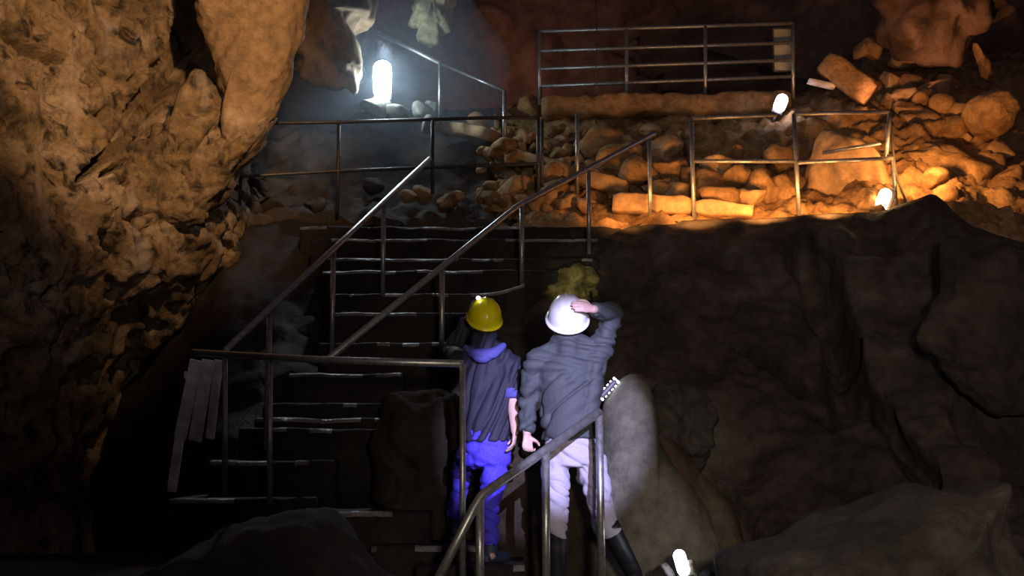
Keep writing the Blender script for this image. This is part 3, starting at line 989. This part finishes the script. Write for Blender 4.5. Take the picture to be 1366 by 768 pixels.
def helmet(parent, c, up, fwd, m, sc=1.0, brim=0.02):
    """hard hat: ribbed dome, rim and peak; up/fwd are its own axes"""
    up = up.normalized()
    side = fwd.cross(up).normalized()
    fwd = up.cross(side).normalized()
    bm = bmesh.new()
    seg, rows = 48, []
    rx, ry, rz = 0.112 * sc, 0.138 * sc, 0.135 * sc

    def pt(a, k, h):
        x, y = math.cos(a), math.sin(a)
        return c + side * x * rx * k + fwd * y * ry * k + up * h
    prof = [(1.0 + brim * 6, -0.006), (1.0 + brim * 6, 0.0), (1.03, 0.004), (1.0, 0.010)]
    for k in range(1, 11):
        ph = math.pi / 2 * k / 11
        prof.append((math.cos(ph) ** 0.85, 0.01 + rz * math.sin(ph)))
    for k, h in prof:
        row = []
        for i in range(seg):
            a = 2 * math.pi * i / seg
            kk, hh = k, h
            fr = max(0.0, math.sin(a))
            if h < 0.009 and k > 1.01:
                kk = k + 0.22 * fr ** 3            # peak in front
                hh = h - 0.012 * fr ** 2
            if h > 0.02:
                # three raised ridges over the crown
                for w0 in (0.0, 0.045, -0.045):
                    xx = math.cos(a) * rx * k
                    dd = abs(xx - w0)
                    if dd < 0.012:
                        kk *= 1.0
                        hh += 0.006 * (1 - dd / 0.012)
            row.append(bm.verts.new(pt(a, kk, hh)))
        rows.append(row)
    for j in range(len(rows) - 1):
        for i in range(seg):
            bm.faces.new((rows[j][i], rows[j][(i + 1) % seg], rows[j + 1][(i + 1) % seg], rows[j + 1][i]))
    topv = bm.verts.new(c + up * (0.01 + rz + 0.006))
    for i in range(seg):
        bm.faces.new((rows[-1][i], rows[-1][(i + 1) % seg], topv))
    # inner shell
    inner = [[bm.verts.new(pt(2 * math.pi * i / seg, k, h)) for i in range(seg)] for k, h in ((0.96, -0.004), (0.94, 0.05), (0.6, 0.10))]
    for i in range(seg):
        bm.faces.new((rows[0][(i + 1) % seg], rows[0][i], inner[0][i], inner[0][(i + 1) % seg]))
        for j in range(2):
            bm.faces.new((inner[j][(i + 1) % seg], inner[j][i], inner[j + 1][i], inner[j + 1][(i + 1) % seg]))
    bm.faces.new(inner[2])
    h = obj('helmet', bm, m, parent)
    # headlamp clipped to the front of the dome
    lp = c + fwd * (ry * 0.97) + up * 0.045 * sc
    R = V((0, 1, 0)).rotation_difference(fwd).to_matrix()
    hl = obj('headlamp', box_bm(lp + fwd * 0.015, 0.05, 0.035, 0.036, Matrix((side, fwd, up)).transposed(), 0.006), M['housing'], h)
    return h, side, fwd, up


def head(bm, c, up, fwd, s=1.0):
    up = up.normalized()
    side = fwd.cross(up).normalized()
    fwd = up.cross(side).normalized()
    R = Matrix((side, fwd, up)).transposed()
    at = lambda x, y, z: c + side * x * s + fwd * y * s + up * z * s
    blob(bm, at(0, -0.008, 0.03), (0.077 * s, 0.096 * s, 0.09 * s), R)      # skull
    blob(bm, at(0, 0.03, -0.045), (0.058 * s, 0.062 * s, 0.07 * s), R)      # jaw
    blob(bm, at(0, 0.075, -0.095), (0.022 * s, 0.018 * s, 0.016 * s), R, 2)  # chin
    blob(bm, at(0, 0.098, -0.02), (0.014 * s, 0.022 * s, 0.024 * s), R, 2)   # nose
    blob(bm, at(0, 0.086, 0.028), (0.05 * s, 0.014 * s, 0.011 * s), R, 2)    # brow
    blob(bm, at(0, 0.086, -0.062), (0.024 * s, 0.013 * s, 0.010 * s), R, 2)  # mouth
    for k in (-1, 1):
        blob(bm, at(k * 0.079, -0.005, -0.012), (0.012 * s, 0.02 * s, 0.033 * s), R, 2)   # ears
        blob(bm, at(k * 0.045, 0.07, -0.025), (0.02 * s, 0.02 * s, 0.018 * s), R, 2)      # cheeks
    return at, R


def hand(bm, wrist, direction, palm_n, thumb_side, curl=0.5, s=1.0, spread=0.1):
    """palm, four bent fingers and a thumb; palm_n points out of the palm"""
    d = direction.normalized()
    n = (palm_n - d * palm_n.dot(d)).normalized()
    x = d.cross(n).normalized() * thumb_side      # towards the thumb
    limb(bm, [wrist - d * 0.02, wrist + d * 0.02 * s, wrist + d * 0.055 * s, wrist + d * 0.088 * s], [(0.026 * s, 0.019 * s), (0.030 * s, 0.017 * s), (0.039 * s, 0.0145 * s), (0.039 * s, 0.012 * s)], 14, n)
    for k, (off, ln) in enumerate(((0.029, 0.072), (0.0095, 0.080), (-0.0105, 0.074), (-0.029, 0.058))):
        b = wrist + d * (0.082 - abs(off) * 0.12) * s + x * off * s
        dd = (d + x * off * spread * 20 * 0.6).normalized()
        pts = [b]
        ang = 0.15
        for j, seg_l in enumerate((0.45, 0.32, 0.25)):
            ang += curl * (0.75 if j == 0 else 1.0)
            pts.append(pts[-1] + (dd * math.cos(ang) + n * math.sin(ang)) * ln * seg_l * s)
        limb(bm, pts, [0.0088 * s, 0.0084 * s, 0.0075 * s, 0.0062 * s], 10, x)
    b = wrist + d * 0.022 * s + x * 0.026 * s + n * 0.006
    p1 = b + (d * 0.55 + x * 0.75 + n * 0.35).normalized() * 0.038 * s
    p2 = p1 + (d * 0.8 + x * 0.25 + n * (0.3 + curl)).normalized() * 0.03 * s
    p3 = p2 + (d * 0.8 - x * 0.1 + n * (0.2 + curl)).normalized() * 0.024 * s
    limb(bm, [b, p1, p2, p3], [0.014 * s, 0.0115 * s, 0.0098 * s, 0.0075 * s], 10, n)


# ---------------------------------------------------------------- visitor with the white helmet (right)
Y0 = 7.9
pr = thing('person', 'person in white helmet and grey jacket holding the helmet with a raised right hand', 'person', P(775, 792, 7.95))
hip = P(763, 604, Y0)
wst = P(761, 572, Y0)
chest = P(757, 515, Y0 + .01)
upch = P(757, 485, Y0)
nk = P(757, 462, Y0 - .01)
hc = P(757, 432, Y0 + .01)                       # head centre
h_up = V((-0.02, -0.62, 0.80)).normalized()        # thrown back to look up
h_fw = V((-0.05, 0.80, 0.62)).normalized()
lsh, lel, lwr = P(714, 484, Y0), P(704, 538, Y0 + .03), P(703, 578, Y0 - .05)
rsh, rel, rwr = P(797, 474, Y0), P(818, 420, Y0 + .06), P(791, 412, Y0 - .15)
lhp, lkn, lan = P(741, 612, Y0), P(742, 698, Y0 - .04), P(743, 774, Y0 + .02)
rhp, rkn, ran = P(787, 612, Y0), P(806, 690, Y0 + .05), P(846, 766, Y0 + .18)
bm = bmesh.new()
atR, RR_ = head(bm, hc, h_up, h_fw)
limb(bm, [P(757, 475, Y0), nk, hc + V((0, 0, -0.02))], [0.062, 0.056, 0.056])
limb(bm, [hip, wst, chest, upch, P(757, 472, Y0)], [(0.130, 0.085), (0.125, 0.085), (0.145, 0.095), (0.15, 0.085), (0.08, 0.06)])
limb(bm, [P(735, 484, Y0), lsh, lel, lwr], [0.036, 0.038, 0.034, 0.027])
limb(bm, [P(780, 484, Y0), rsh, rel, rwr], [0.036, 0.038, 0.034, 0.027])
for a_, b_, c_ in ((lhp, lkn, lan), (rhp, rkn, ran)):
    limb(bm, [a_, a_.lerp(b_, .5), b_, b_.lerp(c_, .35), c_], [0.068, 0.058, 0.044, 0.044, 0.034])
    limb(bm, [c_ + V((0, -.03, -.03)), c_ + V((0.01, .06, -.055)), c_ + V((0.02, .15, -.065))], [0.036, (0.04, 0.03), (0.036, 0.02)])
hand(bm, lwr + V((0, 0, -0.01)), V((0.05, -0.1, -1)), V((0.35, -0.9, -0.1)), -1, 0.75, 0.95)
hand(bm, rwr, P(768, 407, Y0 - .215) - rwr, V((-0.15, 0.9, -0.25)), -1, 0.18, 0.95, 0.12)
remeshed('body', bm, 0.0058, M['skin'], pr, 2)
# jacket
bm = bmesh.new()
limb(bm, [P(762, 584, Y0), P(761, 568, Y0), P(759, 535, Y0), chest, P(757, 492, Y0), P(757, 474, Y0), P(757, 462, Y0)],
     [(0.19, 0.142), (0.188, 0.14), (0.188, 0.138), (0.196, 0.142), (0.198, 0.128), (0.150, 0.105), (0.075, 0.075)], 28, cap=0.12)
limb(bm, [P(738, 486, Y0), lsh, lsh.lerp(lel, .5), lel, lel.lerp(lwr, .6), lwr + V((0, 0, .015))], [0.075, 0.078, 0.066, 0.059, 0.052, 0.044], cap=0.15)
limb(bm, [P(778, 490, Y0), rsh, rsh.lerp(rel, .55), rel, rel.lerp(rwr, .55), rel.lerp(rwr, .92)], [0.085, 0.088, 0.074, 0.066, 0.055, 0.044], cap=0.15)
limb(bm, [lsh + V((0, 0, .02)), P(735, 470, Y0), P(757, 459, Y0), P(778, 466, Y0), rsh + V((0, 0, .02))], [0.06, 0.075, 0.085, 0.08, 0.07], cap=0.2)
limb(bm, [P(757, 476, Y0 - .01), P(757, 456, Y0 - .02), P(757, 444, Y0)], [0.11, 0.090, 0.080], cap=0.1)
# drapery from the raised elbow down the flank
limb(bm, [P(803, 455, Y0 + .02), P(792, 500, Y0), P(784, 560, Y0)], [(0.065, 0.06), (0.068, 0.115), (0.07, 0.125)], cap=0.3)
fa, fb = folds((0.75, 0.1, 0.55), 0.020, 27, 1.6, 1.0), folds((1, 0, -0.15), 0.018, 27, 1.6, 4.0)


def fR(p):
    h = max(0.0, min(1.0, (p.z - P(757, 520, Y0).z) / 0.15))
    return fa(p) * (1 - h) + fb(p) * h


jk = remeshed('jacket', bm, 0.0085, M['grey_jacket'], pr, 3, fR)
# trousers
bm = bmesh.new()
limb(bm, [P(763, 620, Y0), P(763, 600, Y0), P(762, 580, Y0), P(762, 572, Y0)], [(0.155, 0.12), (0.172, 0.128), (0.165, 0.12), (0.155, 0.112)], 26, cap=0.2)
limb(bm, [lhp, lhp.lerp(lkn, .5), lkn, lkn.lerp(lan, .25)], [0.098, 0.088, 0.072, 0.070], cap=0.2)
limb(bm, [rhp, rhp.lerp(rkn, .5), rkn, rkn.lerp(ran, .25)], [0.100, 0.092, 0.076, 0.072], cap=0.2)
remeshed('trousers', bm, 0.0085, M['trousers'], pr, 3, folds((0.8, 0.2, -0.35), 0.015, 30, 2.4, 9.0))
bm = bmesh.new()
limb(bm, [P(762, 584, Y0), P(762, 577, Y0)], [(0.176, 0.128), (0.174, 0.126)], 28, cap=0.05)
obj('belt', bm, M['belt'], pr)
for a_, b_, fx in ((lkn, lan, 0.0), (rkn, ran, 0.05)):
    bm = bmesh.new()
    limb(bm, [a_.lerp(b_, .12), a_.lerp(b_, .5), b_, b_ + V((0, 0, -.05))], [0.074, 0.066, 0.054, 0.052], cap=0.1)
    s0 = b_ + V((0, 0, -0.055))
    limb(bm, [s0 + V((-fx * .3, -.05, 0)), s0 + V((fx * .3, .06, -0.002)), s0 + V((fx, .16, -0.010)), s0 + V((fx * 1.3, .21, -0.014))], [(0.042, 0.038), (0.048, 0.038), (0.05, 0.030), (0.036, 0.022)], cap=0.6)
    remeshed('boot', bm, 0.009, M['boot'], pr, 3, folds((1, 0, 0.1), 0.002, 20, 4, 3.0))
hm, sd, fw, up_ = helmet(pr, hc + h_up * 0.035, h_up, h_fw, M['white_helmet'], 1.12, 0.022)
bm = bmesh.new()
blob(bm, atR(0, -0.022, -0.005), (0.082, 0.092, 0.085), RR_)
obj('hair', bm, M['hair'], pr)
for k in (-1, 1):
    bm = bmesh.new()
    blob(bm, atR(k * 0.033, 0.082, 0.006), (0.012, 0.012, 0.010), RR_, 2)
    obj('eye', bm, M['eye'], pr)

# ---------------------------------------------------------------- visitor with the yellow helmet (left)
Y1 = 8.15
pl = thing('person', 'person in yellow helmet, navy jacket and bright blue jeans stepping up the stair', 'person', P(655, 750, 8.15))
hip = P(652, 602, Y1)
wst = P(652, 572, Y1)
chest = P(650, 520, Y1)
nk = P(648, 466, Y1)
hc = P(646, 432, Y1)
h_up = V((0.10, -0.58, 0.80)).normalized()
h_fw = V((-0.12, 0.80, 0.60)).normalized()
lsh, lel, lwr = P(615, 482, Y1), P(604, 466, Y1 + .24), P(628, 418, Y1 + .26)
rsh, rel, rwr = P(684, 486, Y1), P(684, 534, Y1 - .05), P(687, 576, Y1 - .14)
lhp, lkn, lan = P(634, 606, Y1), P(619, 612, Y1 + .42), P(606, 694, Y1 + .50)
rhp, rkn, ran = P(664, 606, Y1), P(652, 676, Y1 - .0), P(654, 733, Y1 + .0)
bm = bmesh.new()
atL, RL_ = head(bm, hc, h_up, h_fw, 0.95)
limb(bm, [P(648, 478, Y1), nk, hc + V((0, 0, -0.02))], [0.055, 0.05, 0.05])
limb(bm, [hip, wst, chest, P(650, 490, Y1), P(648, 476, Y1)], [(0.115, 0.08), (0.112, 0.08), (0.13, 0.088), (0.135, 0.08), (0.075, 0.058)])
limb(bm, [P(632, 486, Y1), lsh, lel, lwr], [0.034, 0.036, 0.033, 0.026])
limb(bm, [P(668, 488, Y1), rsh, rel, rwr], [0.034, 0.036, 0.038, 0.026])
for a_, b_, c_ in ((lhp, lkn, lan), (rhp, rkn, ran)):
    limb(bm, [a_, a_.lerp(b_, .5), b_, b_.lerp(c_, .35), c_], [0.066, 0.055, 0.042, 0.042, 0.032])
    limb(bm, [c_ + V((0, -.03, -.03)), c_ + V((0.01, .06, -.05)), c_ + V((0.02, .14, -.06))], [0.034, (0.038, 0.03), (0.034, 0.02)])
hand(bm, rwr, V((-0.12, -0.10, -1)), V((-0.8, 0.1, -0.2)), 1, 0.35, 0.92)
hand(bm, lwr, V((0.25, -0.2, 0.4)), V((0.2, -0.9, 0.1)), 1, 0.5, 0.92)
remeshed('body', bm, 0.0058, M['skin'], pl, 2)
bm = bmesh.new()
limb(bm, [P(652, 588, Y1), P(652, 570, Y1), P(651, 535, Y1), chest, P(650, 494, Y1), P(649, 478, Y1), P(648, 468, Y1)],
     [(0.172, 0.128), (0.168, 0.125), (0.172, 0.125), (0.178, 0.130), (0.178, 0.115), (0.125, 0.095), (0.07, 0.07)], 28, cap=0.12)
limb(bm, [P(634, 488, Y1), lsh, lsh.lerp(lel, .5), lel, lel.lerp(lwr, .8)], [0.072, 0.074, 0.066, 0.060, 0.046], cap=0.15)
limb(bm, [P(668, 490, Y1), rsh, rsh.lerp(rel, .5), rsh.lerp(rel, .84)], [0.074, 0.076, 0.066, 0.060], cap=0.12)
limb(bm, [P(648, 478, Y1 - .01), P(647, 458, Y1 - .02), P(647, 444, Y1)], [0.105, 0.088, 0.076], cap=0.1)
limb(bm, [lsh + V((0, 0, .02)), P(632, 473, Y1), P(648, 463, Y1), P(664, 472, Y1), rsh + V((0, 0, .02))], [0.055, 0.068, 0.075, 0.068, 0.06], cap=0.2)
remeshed('jacket', bm, 0.0085, M['navy_jacket'], pl, 3, folds((0.35, 0.1, 0.9), 0.016, 26, 1.8, 2.0))
bm = bmesh.new()
p0, p1 = rsh.lerp(rel, .72), rsh.lerp(rel, .95)
limb(bm, [p0, p0.lerp(p1, .5), p1], [0.068, 0.070, 0.066], cap=0.1)
remeshed('rolled_sleeve', bm, 0.007, M['hood'], pl, 2, folds((1, 0, 0.2), 0.008, 34, 4.0, 6.0))
# hood lying on the shoulders
bm = bmesh.new()
hp = [P(622, 464, Y1 - .02), P(631, 471, Y1 - .09), P(645, 475, Y1 - .125), P(660, 470, Y1 - .105), P(671, 461, Y1 - .05)]
limb(bm, hp, [(0.022, 0.03), (0.036, 0.045), (0.05, 0.05), (0.036, 0.04), (0.02, 0.03)], 16, V((0, 1, 0)))
remeshed('hood', bm, 0.008, M['hood'], pl, 3, folds((1, 0.1, 0.1), 0.008, 30, 3.0, 8.0))
bm = bmesh.new()
limb(bm, [P(651, 620, Y1), P(651, 600, Y1), P(651, 582, Y1), P(651, 574, Y1)], [(0.135, 0.11), (0.152, 0.12), (0.148, 0.112), (0.14, 0.105)], 26, cap=0.2)
limb(bm, [lhp, lhp.lerp(lkn, .5), lkn, lkn.lerp(lan, .35), lkn.lerp(lan, .95)], [0.104, 0.092, 0.070, 0.064, 0.055], cap=0.2)
limb(bm, [rhp, rhp.lerp(rkn, .5), rkn, rkn.lerp(ran, .35), rkn.lerp(ran, .9)], [0.092, 0.084, 0.068, 0.064, 0.058], cap=0.2)
remeshed('jeans', bm, 0.0085, M['jeans'], pl, 3, folds((0.8, 0.2, -0.4), 0.015, 30, 2.4, 5.0))
for c_, fx in ((lan, 0.0), (ran, 0.09)):
    bm = bmesh.new()
    limb(bm, [c_ + V((0, 0, .03)), c_ + V((0, 0, -.03))], [0.052, 0.050], cap=0.1)
    s0 = c_ + V((0, 0, -0.055))
    limb(bm, [s0 + V((-fx * .4, -.05, 0)), s0 + V((fx * .3, .05, -0.002)), s0 + V((fx, .13, -0.008)), s0 + V((fx * 1.3, .18, -0.012))], [(0.040, 0.036), (0.045, 0.036), (0.047, 0.028), (0.034, 0.020)], cap=0.6)
    remeshed('shoe', bm, 0.008, M['shoe'], pl, 3)
hl, sd, fw, up_ = helmet(pl, hc + h_up * 0.035, h_up, h_fw, M['yellow_helmet'], 1.0, 0.012)
lp = hc + h_up * 0.19 + h_fw * 0.01 + sd * -0.055
ob = obj('lens', capsule(lp + V((-.014, 0, 0)), lp + V((.014, 0, 0)), 0.012, 10), M['led'], hl)
bm = bmesh.new()
blob(bm, atL(0, -0.022, -0.005), (0.078, 0.088, 0.082), RL_)
obj('hair', bm, M['hair'], pl)
for k in (-1, 1):
    bm = bmesh.new()
    blob(bm, atL(k * 0.033, 0.082, 0.006), (0.012, 0.012, 0.010), RL_, 2)
    obj('eye', bm, M['eye'], pl)

# ================================================================== MIST
mm = bpy.data.materials.new('thin_mist')
mm.use_nodes = True
nt = mm.node_tree
nt.nodes.clear()
out = nt.nodes.new('ShaderNodeOutputMaterial')
vs = nt.nodes.new('ShaderNodeVolumeScatter')
vs.inputs['Color'].default_value = (0.75, 0.88, 1.0, 1)
vs.inputs['Density'].default_value = 0.085
nt.links.new(vs.outputs[0], out.inputs['Volume'])
bm = bmesh.new()
bmesh.ops.create_icosphere(bm, subdivisions=4, radius=1.0)
mc = P(512, 112, 14.4)
for v in bm.verts:
    v.co = mc + v.co * 1.5 * (1 + 0.12 * noise.noise(v.co * 2))
tag(obj('mist', bm, mm), 'thin bluish mist glowing around the cool white lamp on the ramp', 'mist', None, 'stuff')
